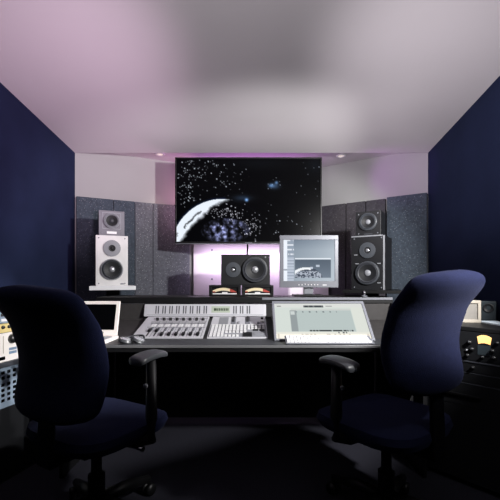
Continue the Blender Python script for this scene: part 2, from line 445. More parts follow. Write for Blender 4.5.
# right stack
rz = math.radians(-31)
ZR = Z(290, 2.66)
t, yb = two_way('black two way loudspeaker with shade blackened front and silver side edge on black stand, right of desk', 'studio_monitor', front_loc(367.5, 2.62, ZR, rz, .29), rz, .237, .29, Z(235.5, 2.62) - ZR, 'spk_black', 'spk_black', .125, .072, .29, .058, 'surround', 'plate_dim', group='studio loudspeakers', edge='plate', dome='plate', tdome='dome', rim='plate_dim')  # black baffle colour stands in for dimmer light than on the left speaker
for sx, z in ((-.075, .19), (.08, .19), (-.085, .255), (.08, .05)):
    bm = B(); box(bm, sx - .012, sx + .012, yb - .001, yb + .003, z, z + .007); obj('label_strip', bm, 'plate', t)
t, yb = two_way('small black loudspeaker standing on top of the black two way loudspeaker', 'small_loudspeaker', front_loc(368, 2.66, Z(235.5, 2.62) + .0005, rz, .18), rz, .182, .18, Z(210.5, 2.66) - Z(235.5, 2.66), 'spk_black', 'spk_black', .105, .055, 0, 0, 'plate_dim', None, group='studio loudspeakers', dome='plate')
bm = B(); box(bm, -.03, .03, yb - .001, yb + .004, .012, .02); obj('name_plate', bm, 'surround', t)
l = front_loc(372, 2.55, 0, math.radians(-19), .36)
stand('speaker_stand', 'black speaker stand holding the black two way loudspeaker', l[0], l[1], ZR, math.radians(-19), .41, .36, .022, 'black_metal', 'black_metal', .215)

# ---------------------------------------------------------------- desk
DXL, DXR = X(96, 2.5), X(393, 2.5)
DZ = Z(345.2, 1.9)
BZ = Z(297.2, 2.5)
desk = thing('studio_desk', 'long black studio desk with raised rear shelf and grey front edge', 'desk', ((DXL + DXR) / 2, 2.3, 0))
ox, oy = (DXL + DXR) / 2, 2.3
hw = (DXR - DXL) / 2
SL0, SL1, SZ1 = 2.10, 2.50, .805
boxobj('desktop', (-hw, hw, 1.905 - oy, 2.86 - oy, DZ - .04, DZ), 'desk_top', desk, .003)
boxobj('front_edge', (-hw, hw, 1.893 - oy, 1.9045 - oy, DZ - .036, DZ - .001), 'desk_black', desk, .002)
boxobj('edge_trim', (-hw, hw, 1.889 - oy, 1.8925 - oy, DZ - .0125, DZ + .001), 'desk_trim', desk, .001)
bm = B(); extr_x(bm, [(SL0 - oy, DZ + .0005), (SL1 - oy, SZ1), (SL1 - oy, DZ + .0005)], -hw + .02, hw - .02); obj('sloped_surface', bm, 'desk_slope', desk)
boxobj('rear_panel', (-hw + .02, hw - .02, SL1 - oy + .0005, SL1 - oy + .02, DZ + .0005, BZ - .045), 'desk_slope', desk)
boxobj('rear_shelf', (-hw, hw, 2.50 - oy, 2.86 - oy, BZ - .043, BZ), 'desk_black', desk, .004)
boxobj('shelf_edge', (X(262, 2.49) - ox, hw - .004, 2.494 - oy, 2.4995 - oy, BZ - .018, BZ - .002), 'silver_dark', desk, .001)
for s in (-1, 1):
    x0, x1 = sorted((s * (hw - .02), s * (hw - .0005)))
    bm = B(); extr_x(bm, [(1.96 - oy, 0), (1.96 - oy, DZ - .041), (2.84 - oy, DZ - .041), (2.84 - oy, 0)], x0 - s * .03, x1 - s * .03); obj('side_panel', bm, 'desk_black', desk)
    bm = B(); extr_x(bm, [(2.18 - oy, DZ + .001), (2.45 - oy, BZ - .044), (2.84 - oy, BZ - .044), (2.84 - oy, DZ + .001)], x0, x1); obj('side_cheek', bm, 'desk_black', desk)
boxobj('modesty_panel', (-hw + .06, hw - .06, 2.70 - oy, 2.72 - oy, .05, DZ - .041), 'desk_black', desk)

# ---------------------------------------------------------------- mixing console
CY0, CZ0 = 2.10, Z(338.4, 2.10)
CY1, CZ1 = 2.455, Z(317.3, 2.455)
ang = math.atan2(CZ1 - CZ0, CY1 - CY0); SLEN = math.hypot(CZ1 - CZ0, CY1 - CY0)
CXL, CXR = X(131, 2.1), .135
con = thing('mixing_console', 'silver eight fader mixing console set into the desk', 'mixing console', ((CXL + CXR) / 2, 2.27, CZ0 - .03))
co = Vector(con.location)
def CT(): return Matrix.Translation(Vector((0, CY0, CZ0)) - co) @ Matrix.Rotation(ang, 4, 'X')   # x world, y up the slope, z out of the panel
T = CT()
bm = B(); box(bm, CXL - .02, CXR + .012, -.012, SLEN + .02, -.006, -.0045, T)
obj('body', bm, 'black_metal', con, .003)
F0, F1, G0, G1 = CXL, -.276, -.252, .104
bm = B(); box(bm, F0, F1, 0, SLEN, -.004, .006, T); chan = obj('channel_panel', bm, 'silver', con, .002)
bm = B(); box(bm, G0, G1, 0, SLEN, -.004, .006, T); ctrl = obj('control_panel', bm, 'silver', con, .002)
# channel strips
n = 8; cw = (F1 - F0 - .075) / n; fx0 = F0 + .062
for k in range(n):
    x = fx0 + cw * (k + .5)
    bm = B(); cyl(bm, (x, SLEN * .80, .006), .0115, .016, T, 14, r2=.009); obj('rotary_knob', bm, 'knob', con)
    bm = B(); box(bm, x - .0042, x + .0042, SLEN * .05, SLEN * .42, .006, .0068, T); f = obj('fader', bm, 'knob', con)
    yy = SLEN * (.27 if k < 2 else .11)
    bm = B(); box(bm, x - .0095, x + .0095, yy - .017, yy + .017, .0068, .019, T); obj('fader_cap', bm, 'knob', f, .002)
    bm = B(); box(bm, x + .004, x + .012, SLEN * .29, SLEN * .40, .006, .012, T); obj('meter_strip', bm, 'silver_dark', f)
    bm = B()
    for r_ in range(3): box(bm, x - .013, x - .001, SLEN * (.47 + .07 * r_), SLEN * (.515 + .07 * r_), .006, .010, T)
    for r_ in range(3): box(bm, x + .003, x + .013, SLEN * (.47 + .07 * r_), SLEN * (.515 + .07 * r_), .006, .010, T)
    obj('button_block', bm, 'ivory', con)
    bm = B(); box(bm, x + cw / 2 - .0008, x + cw / 2 + .0008, .004, SLEN - .01, .006, .0064, T); obj('strip_line', bm, 'plate_dim', con)
bm = B()
for yy in (.44, .70, .89): box(bm, F0 + .05, F1 - .006, SLEN * yy, SLEN * yy + .006, .006, .0066, T)
obj('panel_groove', bm, 'plate_dim', con)
bm = B(); box(bm, fx0 - .004, F1 - .01, SLEN * .60, SLEN * .635, .0100, .0108, T); obj('scribble_strip', bm, 'silver_dark', con)
# control section
for x, yy in ((X(233.6, 2.4), .82), (X(247.5, 2.4), .82)):
    bm = B(); box(bm, x - .016, x + .016, SLEN * .60, SLEN * .97, .006, .0066, T); w = obj('function_column', bm, 'silver_dark', con)
    bm = B(); box(bm, x - .008, x + .008, SLEN * .72, SLEN * .97, .0066, .012, T); obj('dark_key', bm, 'knob', w)
for x in (X(224, 2.4), ):
    bm = B(); box(bm, x - .03, x + .03, SLEN * .58, SLEN * .95, .006, .0068, T); obj('function_column', bm, 'plate', con)
random.seed(3)
bm = B(); box(bm, G0 + .006, G1 - .006, SLEN * .02, SLEN * .56, .006, .0066, T); obj('button_bed', bm, 'plate', con)
for r_ in range(7):
    bm = B()
    y0 = SLEN * (.03 + r_ * .078)
    for k in range(15):
        x = G0 + .012 + k * .0225
        if x > G1 - .02: break
        if r_ in (0, 1) and k > 7: continue
        if r_ in (1, 2, 3) and k > 9: continue
        if r_ == 1 and k > 3: continue
        box(bm, x, x + .0155, y0, y0 + .0185, .006, .013, T)
    obj('button_row', bm, 'ivory', con)
for a in ((X(243, 2.15), X(252, 2.15), .02, .2), (X(253, 2.2), X(258, 2.2), .28, .44), (X(259.5, 2.2), X(264.5, 2.2), .28, .44)):
    bm = B(); box(bm, a[0], a[1], SLEN * a[2], SLEN * a[3], .006, .011, T); obj('dark_key', bm, 'knob', con)
for k in range(3):
    bm = B(); x = X(254, 2.2) + k * .026; box(bm, x - .009, x + .009, SLEN * .40, SLEN * .50, .006, .012, T); obj('dark_key', bm, 'knob', con, .001)
bm = B()
for k in range(5): box(bm, X(226, 2.2) + k * .022, X(226, 2.2) + .016 + k * .022, SLEN * .235, SLEN * .27, .006, .010, T)
obj('dark_key', bm, 'knob', con)
bm = B(); box(bm, X(254, 2.12), X(265.5, 2.12), SLEN * .10, SLEN * .18, .006, .012, T); obj('wheel_rest', bm, 'plate', con, .002)
bm = B(); cyl(bm, (X(262, 2.4), SLEN * .7, .006), .016, .012, T, 20); obj('rotary_knob', bm, 'ivory', con)
bm = B(); cyl(bm, (X(262, 2.42), SLEN * .86, .006), .009, .012, T, 16); obj('rotary_knob', bm, 'knob', con)
for x in (X(236, 2.4), X(255, 2.4)):
    bm = B(); cyl(bm, (x + .02, SLEN * .62, .006), .009, .012, T, 16); obj('rotary_knob', bm, 'plate', con)
# meter bridge
MY0, MZ0 = 2.465, Z(316.4, 2.465)
MY1, MZ1 = 2.490, Z(304.3, 2.490)
MT = Matrix.Translation(Vector((0, MY0, MZ0)) - co) @ Matrix.Rotation(math.atan2(MZ1 - MZ0, MY1 - MY0), 4, 'X')
ML = math.hypot(MZ1 - MZ0, MY1 - MY0)
MXL, MXR = X(144.5, 2.48), X(266, 2.48)
bm = B(); box(bm, MXL, MXR, 0, ML, -.004, .004, MT); mb = obj('meter_bridge', bm, 'silver', con, .002)
bm = B(); box(bm, MXR + .001, MXR + .05, -.005, ML + .004, -.006, .002, MT); box(bm, MXL - .006, MXR, ML, ML + .006, -.006, .0, MT); obj('bridge_end', bm, 'black_metal', con)
for px in [157.4 + 6.85 * k for k in range(8)] + [235, 241.6, 248.4]:
    x = X(px, 2.478)
    bm = B()
    box(bm, x - .012, x - .0045, ML * .22, ML * .86, .004, .0048, MT); box(bm, x + .0045, x + .012, ML * .22, ML * .86, .004, .0048, MT)
    obj('level_meter', bm, 'plate_dim', mb)
bm = B(); box(bm, X(211.5, 2.478), X(230, 2.478), ML * .3, ML * .82, .004, .005, MT); d_ = obj('display', bm, 'lcd', mb)
bm = B()
for k in range(9):
    x = X(214, 2.478) + k * .0115
    box(bm, x, x + (.011 if k == 0 else .008), ML * .45, ML * .66, .005, .0054, MT)
obj('display_text', bm, 'lcdtext', mb)
bm = B(); box(bm, MXL + .02, MXR - .02, ML * .10, ML * .13, .004, .0044, MT); obj('bridge_line', bm, 'silver_dark', mb)

# ---------------------------------------------------------------- desk screen
y0, z0 = 2.025, DZ + .0015
y1, z1 = 2.245, Z(301.8, 2.245)
sa = math.atan2(z1 - z0, y1 - y0); sl = math.hypot(z1 - z0, y1 - y0)
sx0, sx1 = .137, .705
scr = thing('desk_screen', 'wide computer screen lying tilted back in the desk, showing audio software', 'computer monitor', ((sx0 + sx1) / 2, y0, z0))
DT = Matrix.Rotation(sa, 4, 'X')
w2 = (sx1 - sx0) / 2
bm = B(); box(bm, -w2, w2, .0, sl, -.035, -.002, DT); obj('casing', bm, 'mon_silver', scr, .003)
bm = B()
for a in ((-w2, w2, sl - .016, sl), (-w2, w2, 0.0, .012), (-w2, -w2 + .013, .012, sl - .016), (w2 - .016, w2, .012, sl - .016)): box(bm, *a, -.002, .006, DT)
obj('frame', bm, 'silver_dark', scr, .0015)
def desk_fn(u, v):
    base = (214, 222, 216)
    if u > .86: base = (222, 226, 218)
    if v < .12: base = (222, 224, 220)
    if .18 < u < .86 and .15 < v < .80: base = (186, 198, 196)
    if .18 < u < .86 and .15 < v < .21: base = (206, 210, 206)
    if .17 < u < .245 and .2 < v < .80: base = (150, 158, 160)
    if .175 < u < .225 and .23 < v < .33: base = (205, 212, 210)
    if .33 < u < .56 and .06 < v < .115: base = (70, 74, 78) if h2(int(u * 110), 3) > .3 else (120, 122, 124)
    if .58 < u < .66 and .07 < v < .10: base = (150, 152, 152)
    if .03 < u < .08 and .07 < v < .1: base = (120, 122, 122)
    if .24 < u < .70 and .235 < v < .275 and (u * 13) % 1 < .22: base = (110, 118, 122)
    if .36 < u < .83 and .755 < v < .80 and h2(int(u * 90), 5) > .25: base = (44, 48, 50)
    if .66 < u < .76 and .80 < v < .84 and h2(int(u * 90), 9) > .35: base = (80, 84, 86)
    if v > .86: base = (255, 250, 236) if h2(int(u * 52), 1) > .2 else (226, 218, 205)
    if .80 < v <= .86 and base[0] > 150: base = (232, 232, 222)
    return base
picture('display', [DT @ Vector((-w2 + .012, sl - .015, 0)), DT @ Vector((w2 - .015, sl - .015, 0)), DT @ Vector((w2 - .015, .011, 0)), DT @ Vector((-w2 + .012, .011, 0))], 150, 80, desk_fn, M['desk_pict'], scr)
bm = B(); box(bm, -w2 * .6, w2 * .6, .12, .19, 0, .05); box(bm, -.1, .1, .165, .2, 0, .14); obj('stand', bm, 'black_metal', scr)

# keyboard on the ledge in front of it
kb = thing('keyboard', 'white computer keyboard lying along the foot of the desk screen', 'keyboard', (X(328.5, 1.96), 1.915, DZ + .001))
KT = Matrix.Rotation(math.radians(15), 4, 'X')
kw = .236
bm = B(); box(bm, -kw, kw, 0, .098, 0, .008, KT); obj('case', bm, 'silver_dark', kb, .003)
bm = B()
for r_ in range(5):
    x = -kw + .008
    while x < kw - .02:
        wk = .1 if (r_ == 0 and -.12 < x < -.08) else .0165
        box(bm, x, x + wk, .006 + r_ * .018, .006 + r_ * .018 + .015, .008, .0125, KT); x += wk + .003
obj('keys', bm, 'ivory', kb)
bm = B(); box(bm, -kw + .01, kw - .01, .082, .094, 0.001, .024); obj('rear_foot', bm, 'ivory', kb)

# ---------------------------------------------------------------- laptop
lp = thing('laptop', 'open white laptop with dark screen at the left end of the desk', 'laptop', (X(88, 2.0), 2.02, DZ + .001), math.radians(-2))
lw = .124
boxobj('base', (-lw - .005, lw + .005, -.105, .09, 0, .018), 'laptop', lp, .004)
bm = B()
for r_ in range(4):
    for k in range(11): box(bm, -lw + .014 + k * .0205, -lw + .030 + k * .0205, -.05 + r_ * .025, -.032 + r_ * .025, .018, .0215)
obj('keys', bm, 'plate', lp)
LT = Matrix.Translation((0, .078, .019)) @ Matrix.Rotation(math.radians(-14), 4, 'X')
lh = .205
bm = B(); box(bm, -lw, lw, 0, .010, 0, lh, LT); lid = obj('lid', bm, 'laptop', lp, .004)
bm = B(); box(bm, -lw + .021, lw - .021, -.0015, 0, .034, lh - .02, LT); obj('screen', bm, 'glass_black', lid)
bm = B()
for k in range(7): box(bm, -.045 + k * .013, -.036 + k * .013, -.001, 0, .013, .022, LT)
obj('lid_mark', bm, 'plate', lid)

# headphones on the desk, with their cord
hp = thing('headphones', 'dark headphones with silver ear cups lying beside the laptop', 'headphones', (X(129, 1.97), 1.965, DZ + .001))
for i, (dx, dy, tilt, tz) in enumerate(((-.018, -.005, 12, .0), (.045, .012, 26, .0))):
    Th = Matrix.Translation((dx, dy, .004)) @ Matrix.Rotation(math.radians(tilt), 4, 'Y')
    bm = B(); lathe(bm, [(0, .0), (.036, .0), (.040, .008), (.036, .016), (0, .017)], Th, 24); ec = obj('ear_cup', bm, 'pad', hp, smooth=True)
    bm = B(); lathe(bm, [(.030, .017), (.030, .021), (.022, .026), (0, .027)], Th, 24); obj('cup_cap', bm, 'dome', ec, smooth=True)
bm = B(); tube(bm, bez([(-.042, .02, .012), (-.03, .062, .02), (.02, .078, .028), (.06, .06, .03), (.075, .03, .02)]), .006); obj('headband', bm, 'pad', hp)
bm = B(); tube(bm, bez([(-.040, .02, .008), (-.044, .07, .006), (-.040, .13, .012), (-.030, .17, .022), (-.02, .12, .012), (-.005, .07, .008)]), .0028); obj('cord', bm, 'cable', hp)

# ---------------------------------------------------------------- silver monitor on the rear shelf
MD = 2.66
mn = thing('computer_monitor', 'square silver computer monitor standing on the rear shelf of the desk', 'computer monitor', (X(309, MD), MD, BZ + .0005), math.radians(-1))
mw, mzb, mzt = (X(338.3, MD) - X(280, MD)) / 2, Z(287.6, MD) - BZ, Z(235.3, MD) - BZ
il, ir, it, ib = -mw + .028, mw - .026, mzt - .034, mzb + .048
bm = B(); box(bm, -mw, mw, .008, .05, mzb, mzt); box(bm, -mw * .6, mw * .6, .05, .085, mzb + .05, mzt - .05); obj('casing', bm, 'mon_silver', mn, .004)
bm = B()
for a in ((-mw, mw, it, mzt), (-mw, mw, mzb, ib), (-mw, il, ib, it), (ir, mw, ib, it)): box(bm, a[0], a[1], -.004, .008, a[2], a[3])
obj('bezel', bm, 'mon_silver', mn, .002)
def mon_fn(u, v):
    k = max(0, min(1, u * .55 + .25 + .3 * v))
    c = [110 + 75 * k, 124 + 72 * k, 140 + 66 * k]
    if v < .25: c = [c[0] - 20 * (1 - v / .25), c[1] - 20 * (1 - v / .25), c[2] - 18 * (1 - v / .25)]
    if u < .075: c = [240, 246, 255] if not (.70 < v < .74) else [160, 168, 180]
    elif u < .21:
        c = [150, 162, 178]
        if (v * 9) % 1 < .3 and v < .4 and h2(int(u * 60), int(v * 9)) > .35: c = [226, 232, 240]
        if v > .42: c = [190, 200, 214] if (v * 14) % 1 > .25 else [150, 160, 178]
    elif .22 < u < .93 and .44 < v < .475: c = [236, 242, 250]
    elif .22 < u < .93 and .475 < v < .92:
        q = (v - .475) / .445; p = (u - .22) / .71
        c = [86 + 30 * q, 98 + 30 * q, 112 + 30 * q]
        dx, dy = (p - .32) / .44, (q - 1.05) / .62
        d = math.hypot(dx, dy)
        if d < 1.0:
            c = [70, 78, 92]
            if d > .80 and p < .45: c = [242, 246, 250]
            elif q > .62 and h2(int(p * 40), int(q * 20)) > .45: c = [176, 184, 198]
        if abs(p - .64) < .05 and abs(q - .35) < .05: c = [190, 200, 214]
        if abs(p - .46) < .035 and abs(q - .47) < .06: c = [200, 208, 222]
    return c
picture('screen', [(il - .001, .004, it + .001), (ir + .001, .004, it + .001), (ir + .001, .004, ib - .001), (il - .001, .004, ib - .001)], 100, 80, mon_fn, M['mon_pict'], mn)
for k in range(7):
    bm = B(); cyl(bm, (0, 0, 0), .0045, .004, Matrix.Translation((-.075 + k * .023, -.003, mzb + .02 + (.004 if k == 2 else 0))) @ AX_FRONT, 10); obj('control_button', bm, 'ivory', mn)
bm = B(); box(bm, .10, .13, -.0045, -.003, mzb + .016, mzb + .022); obj('maker_mark', bm, 'ivory', mn)
boxobj('stand_neck', (-.036, .036, .02, .055, .012, mzb + .03), 'silver_dark', mn, .006)
boxobj('stand_foot', (-.115, .10, -.06, .12, 0, .012), 'black_plastic', mn, .004)

# ---------------------------------------------------------------- meter boxes and centre speaker on the rear shelf
VD = 2.66
vz1 = Z(285.2, VD)
for px0, px1, lab in ((209, 240.3, 'black box with cream dial under the tweeter end of the centre speaker'), (241.7, 273.5, 'black box with cream dial under the woofer end of the centre speaker')):
    t = thing('meter_box', lab, 'meter box', (X((px0 + px1) / 2, VD), VD, BZ + .0005), 0, 'meter boxes under the centre speaker')
    w = (X(px1, VD) - X(px0, VD)) / 2; h = vz1 - BZ
    boxobj('housing', (-w, w, .012, .2, 0, h), 'black_plastic', t, .003)
    bm = B()
    for a in ((-w, w, h - .016, h), (-w, w, 0, .012), (-w, -w + .018, .012, h - .016), (w - .018, w, .012, h - .016)): box(bm, a[0], a[1], 0, .012, a[2], a[3])
    obj('front_frame', bm, 'black_plastic', t, .002)
    # arched cream dial
    iw, z0_, z1_ = w - .026, .016, h - .02
    N = 14; bm = B(); top = []; bot = []
    for k in range(N + 1):
        x = -iw + 2 * iw * k / N; q = 1 - ((x + iw * .1) / (iw * 1.12)) ** 2
        top.append(bm.verts.new((x, .0105, z0_ + .012 + (z1_ - z0_ - .012) * max(0.05, q))))
        bot.append(bm.verts.new((x, .0105, z0_ + .012 + (z1_ - z0_ - .012) * max(0, q - .62))))
    for k in range(N):
        f = bm.faces.new([bot[k], bot[k + 1], top[k + 1], top[k]]); f.material_index = 1 if k >= N - 4 else 0
    ret = bmesh.ops.extrude_face_region(bm, geom=bm.faces[:]); 
    for v in ret['geom']:
        if isinstance(v, bmesh.types.BMVert): v.co.y += .0012
    obj('dial', bm, ['cream', 'red'], t)
    bm = B(); box(bm, -iw, iw, .009, .0118, z0_ - .003, z0_ + .004); box(bm, -.02, .02, .009, .0118, z0_ + .004, z0_ + .014); obj('light_bar', bm, 'ivory', t)
    bm = B(); box(bm, -iw, -iw + .02, .0095, .0118, z0_ + .012, z0_ + .02); obj('scale_mark', bm, 'red', t)
SD = 2.68
cw_ = (X(270, SD) - X(221, SD)) / 2; ch = Z(254.5, SD) - vz1
t = thing('centre_speaker', 'black centre loudspeaker lying on its side on two meter boxes', 'loudspeaker', (X(245.5, SD), SD + .09, vz1 + .001), 0, 'studio loudspeakers')
boxobj('cabinet', (-cw_, cw_, -.066, .09, 0, ch), 'spk_black', t, .005)
boxobj('baffle', (-cw_, cw_, -.09, -.0665, 0, ch), 'spk_black', t, .003)
driver(t, 'tweeter', X(233.2, SD) - X(245.5, SD), ch * .5, .022, -.093, 'plate', 'cone', 'dome', 'plate_dim', .056)
driver(t, 'woofer', X(255, SD) - X(245.5, SD), ch * .5, .080, -.106, 'surround', 'cone', 'dome')
bm = B(); lathe(bm, [(.0928, 0), (.096, -.017)], Matrix.Translation((X(255, SD) - X(245.5, SD), -.106, ch * .5)) @ AX_FRONT, 36); obj('woofer_rim', bm, 'spk_black', t, smooth=True)
bm = B(); cyl(bm, (0, 0, 0), .007, .004, Matrix.Translation((cw_ - .035, -.089, ch - .022)) @ AX_FRONT, 12); obj('power_light', bm, 'dome', t)

# small peg on the shelf below the right speakers
t = thing('metal_peg', 'small silver peg standing on the desk shelf below the right speakers', 'peg', (X(364.3, 2.56), 2.56, BZ + .0005))
bm = B(); cyl(bm, (0, 0, 0), .02, .008, None, 16); obj('base', bm, 'silver_dark', t)
bm = B(); cyl(bm, (0, 0, .008), .010, .034, None, 14); obj('pin', bm, 'chrome', t)

# ---------------------------------------------------------------- chairs
def chair(label, loc, rz, zb, hb, za, seat_z):
    t = thing('office_chair', label, 'office chair', (loc[0], loc[1], 0), math.radians(rz), 'navy office chairs at the desk')
    # backrest: curved upholstered shell
    NU, NV = 22, 26; CWID = .256
    bm = B(); fr = []; bk = []
    def prof(v):      # offset to the rear along the height
        q = max(0, min(1, (v - .66) / .28)); return -.03 * math.exp(-((v - .38) / .26) ** 2) + .05 * max(0, v - .5) + .052 * q * q * (3 - 2 * q)
    for j in range(NV + 1):
        v = .5 - .5 * math.cos(PI * j / NV); rf = []; rb = []
        e = abs(2 * v - 1)
        W = (CWID + .01 * max(0, v - .45) - .012 * max(0, .35 - v) / .35) * (1 - e ** 11.0) ** (1 / 3.6) if e < 1 else 0
        W = max(W, .09)
        for i in range(NU + 1):
            u = -math.cos(PI * i / NU)
            x = u * W
            th = .056 * max(0, 1 - abs(u) ** 6) ** .5 * max(0, 1 - e ** 12) ** .5
            yc = -.23 - prof(v) + .20 * x * x / .245
            z = zb + hb * v + .018 * (1 - u * u) * (v - .5)
            rf.append((x, yc + th * .75, z)); rb.append((x, yc - th, z))
        fr.append(rf); bk.append(rb)
    F_ = [[bm.verts.new(p) for p in r] for r in fr]; K_ = [[bm.verts.new(p) for p in r] for r in bk]
    for j in range(NV):
        for i in range(NU):
            for G, rev in ((F_, 0), (K_, 1)):
                q = [G[j][i], G[j][i + 1], G[j + 1][i + 1], G[j + 1][i]]
                bm.faces.new(q[::-1] if not rev else q)
    for j in range(NV):
        for i in (0, NU): bm.faces.new([F_[j][i], F_[j + 1][i], K_[j + 1][i], K_[j][i]])
    for i in range(NU):
        for j in (0, NV): bm.faces.new([F_[j][i], F_[j][i + 1], K_[j][i + 1], K_[j][i]])
    bmesh.ops.remove_doubles(bm, verts=bm.verts[:], dist=.0012)
    o = obj('backrest', bm, 'chair', t)
    for p in o.data.polygons: p.use_smooth = True
    # seat cushion
    bm = B(); rows = []
    NS = 24
    prof_s = [(0.0, 0), (.80, 0.0), (.95, .012), (1.0, .04), (.97, .066), (.85, .08), (.5, .076), (0, .074)]
    for s, hz in prof_s:
        if s == 0: rows.append([bm.verts.new((0, .02, seat_z - .08 + hz))]); continue
        ring = []
        for k in range(NS):
            a = 2 * PI * k / NS; c_, s_ = math.cos(a), math.sin(a)
            ring.append(bm.verts.new((.25 * s * math.copysign(abs(c_) ** .55, c_), .02 + .245 * s * math.copysign(abs(s_) ** .55, s_), seat_z - .08 + hz - (.02 * max(0, s_) ** 3 * s if hz > .03 else 0))))
        rows.append(ring)
    for a, b in zip(rows, rows[1:]):
        for k in range(NS):
            k2 = (k + 1) % NS
            if len(a) == 1: bm.faces.new([a[0], b[k], b[k2]])
            elif len(b) == 1: bm.faces.new([a[k], a[k2], b[0]])
            else: bm.faces.new([a[k], a[k2], b[k2], b[k]])
    obj('seat', bm, 'chair', t, smooth=True)
    # spine, mechanism, column
    bm = B()
    box(bm, -.045, .045, -.235, -.10, seat_z - .125, seat_z - .10)
    extr_x(bm, [(-.235, seat_z - .125), (-.235, seat_z - .10), (-.222, zb + .12), (-.206, zb + .12), (-.212, seat_z - .10), (-.212, seat_z - .125)], -.045, .045)
    obj('back_support', bm, 'black_metal', t, .006)
    boxobj('mechanism', (-.09, .09, -.12, .12, seat_z - .13, seat_z - .082), 'black_metal', t, .01)
    bm = B(); tube(bm, [(.09, .02, seat_z - .11), (.20, .03, seat_z - .105), (.245, .035, seat_z - .105)], [.006, .006, .012]); obj('height_lever', bm, 'chrome', t)
    bm = B(); lathe(bm, [(0, .1), (.035, .1), (.035, .24), (.022, .24), (.022, seat_z - .13), (0, seat_z - .13)]); obj('gas_column', bm, 'black_metal', t, smooth=True)
    for k in range(5):
        a = 2 * PI * k / 5 + .3; d = Vector((math.cos(a), math.sin(a), 0))
        bm = B(); tube(bm, [d * .03 + Vector((0, 0, .12)), d * .16 + Vector((0, 0, .11)), d * .30 + Vector((0, 0, .078))], [.032, .026, .018], 10); lg = obj('base_leg', bm, 'black_plastic', t)
        bm = B(); n_ = Vector((-d.y, d.x, 0)); c_ = d * .30 + Vector((0, 0, .0285))
        R = Matrix(((d.x, 0, n_.x, c_.x), (d.y, 0, n_.y, c_.y), (0, 1, 0, c_.z), (0, 0, 0, 1)))
        for s in (-1, 1): cyl(bm, (0, 0, .006 * s if s > 0 else -.026), .028, .02, R, 16)
        tube(bm, [c_ + Vector((0, 0, .0)), c_ + Vector((0, 0, .05))], .006); obj('caster', bm, 'black_plastic', lg)
    # arms
    for s in (-1, 1):
        bm = B()
        pts = bez([(s * .292, -.055, za - .012), (s * .286, -.02, za - .002), (s * .270, .05, za), (s * .248, .12, za - .008), (s * .234, .150, za - .02)], 5)
        rings = []
        for i, p in enumerate(pts):
            q = i / (len(pts) - 1); wv = .040 * (1 - abs(2 * q - 1) ** 6) ** .5 + .006; hv = .0125 * (1 - abs(2 * q - 1) ** 8) ** .5 + .003
            rings.append([bm.verts.new(p + Vector((wv * math.copysign(abs(math.cos(a)) ** .7, math.cos(a)), 0, hv * math.copysign(abs(math.sin(a)) ** .7, math.sin(a))))) for a in [2 * PI * k / 14 for k in range(14)]])
        for a, b in zip(rings, rings[1:]):
            for k in range(14): bm.faces.new([a[k], a[(k + 1) % 14], b[(k + 1) % 14], b[k]])
        bm.faces.new(rings[0]); bm.faces.new(rings[-1])
        ap = obj('arm_pad', bm, 'pad', t, smooth=True)
        bm = B(); tube(bm, [(s * .268, .055, za - .010), (s * .276, .05, seat_z + .02), (s * .278, .045, seat_z - .06), (s * .20, .04, seat_z - .09), (s * .07, .04, seat_z - .1)], [.020, .024, .024, .02, .02], 10)
        obj('arm_post', bm, 'black_plastic', t)
        bm = B(); cyl(bm, (0, 0, 0), .009, .01, Matrix.Translation((s * .272, .027, (za + seat_z) / 2 + .02)) @ AX_FRONT, 10); obj('arm_button', bm, 'silver_dark', ap)
    return t
chair('navy office chair on the right with a lit backrest, before the cabinet of rack gear', (.600, 1.585), 37, .652, .458, .752, .505)
chair('dark navy office chair on the left in shadow, in front of the white laptop', (-.665, 1.56), -30, .555, .50, .775, .495)

# ---------------------------------------------------------------- right corner cabinet with rack gear
RP0, RP1 = Vector((1.0, 2.04)), Vector((1.24, 1.755))
CZ = Z(327.5, 1.85)
cab = thing('rack_cabinet', 'low black corner cabinet against the right wall, full of rack gear', 'cabinet', (1.2, 2.0, 0))
oo = Vector((1.2, 2.0))
ru = (RP1 - RP0).normalized(); rn = Vector((ru.y, -ru.x))
if rn.x > 0: rn = -rn
rlen = (RP1 - RP0).length
def off(p): return p - oo
body = [RP0 - rn * .30, RP0 - rn * .06, RP1 - rn * .06, Vector((1.43, 1.80)), Vector((1.44, 2.3)), Vector((1.0, 2.3))]
bm = B(); prism(bm, [off(RP0 - rn * .062), off(RP1 - rn * .062), off(Vector((1.425, 1.80))), off(Vector((1.44, 2.32))), off(Vector((1.02, 2.32)))], 0, CZ - .0225); obj('carcass', bm, 'gear', cab)
bm = B(); prism(bm, [off(RP0 + rn * .004), off(RP1 + rn * .004), off(Vector((1.435, 1.765))), off(Vector((1.45, 2.34))), off(Vector((1.0, 2.34)))], CZ - .022, CZ); obj('top', bm, 'desk_black', cab, .003)
for q in (RP0, RP1):
    s = 1 if q is RP0 else -1
    bm = B(); prism(bm, [off(q), off(q + ru * s * .012), off(q + ru * s * .012 - rn * .0615), off(q - rn * .0615)], 0, CZ - .0225); obj('side_rail', bm, 'gear', cab)
ra = math.atan2(ru.y, ru.x)
def unit(name, label, z0, z1, grp='rack units in the corner cabinet'):
    mid = (RP0 + RP1) / 2
    t = thing(name, label, 'rack unit', (mid.x, mid.y, z0), ra, grp)
    w = rlen / 2 - .0135
    boxobj('chassis', (-w + .006, w - .006, .004, .058, .001, z1 - z0 - .001), 'gear', t)
    boxobj('faceplate', (-w, w, -.002, .0035, .0005, z1 - z0 - .0005), 'gear', t, .001)
    return t, w, z1 - z0
def knob_at(t, x, z, r=.011, m='knob', h=.016):
    bm = B(); cyl(bm, (0, 0, 0), r, h, Matrix.Translation((x, -.002, z)) @ AX_FRONT, 14, r2=r * .8); k = obj('knob', bm, m, t)
    bm = B(); box(bm, x - .001, x + .001, -.0022 - h, -.0015 - h, z + r * .1, z + r * .7); obj('pointer', bm, 'silver_dark', k)
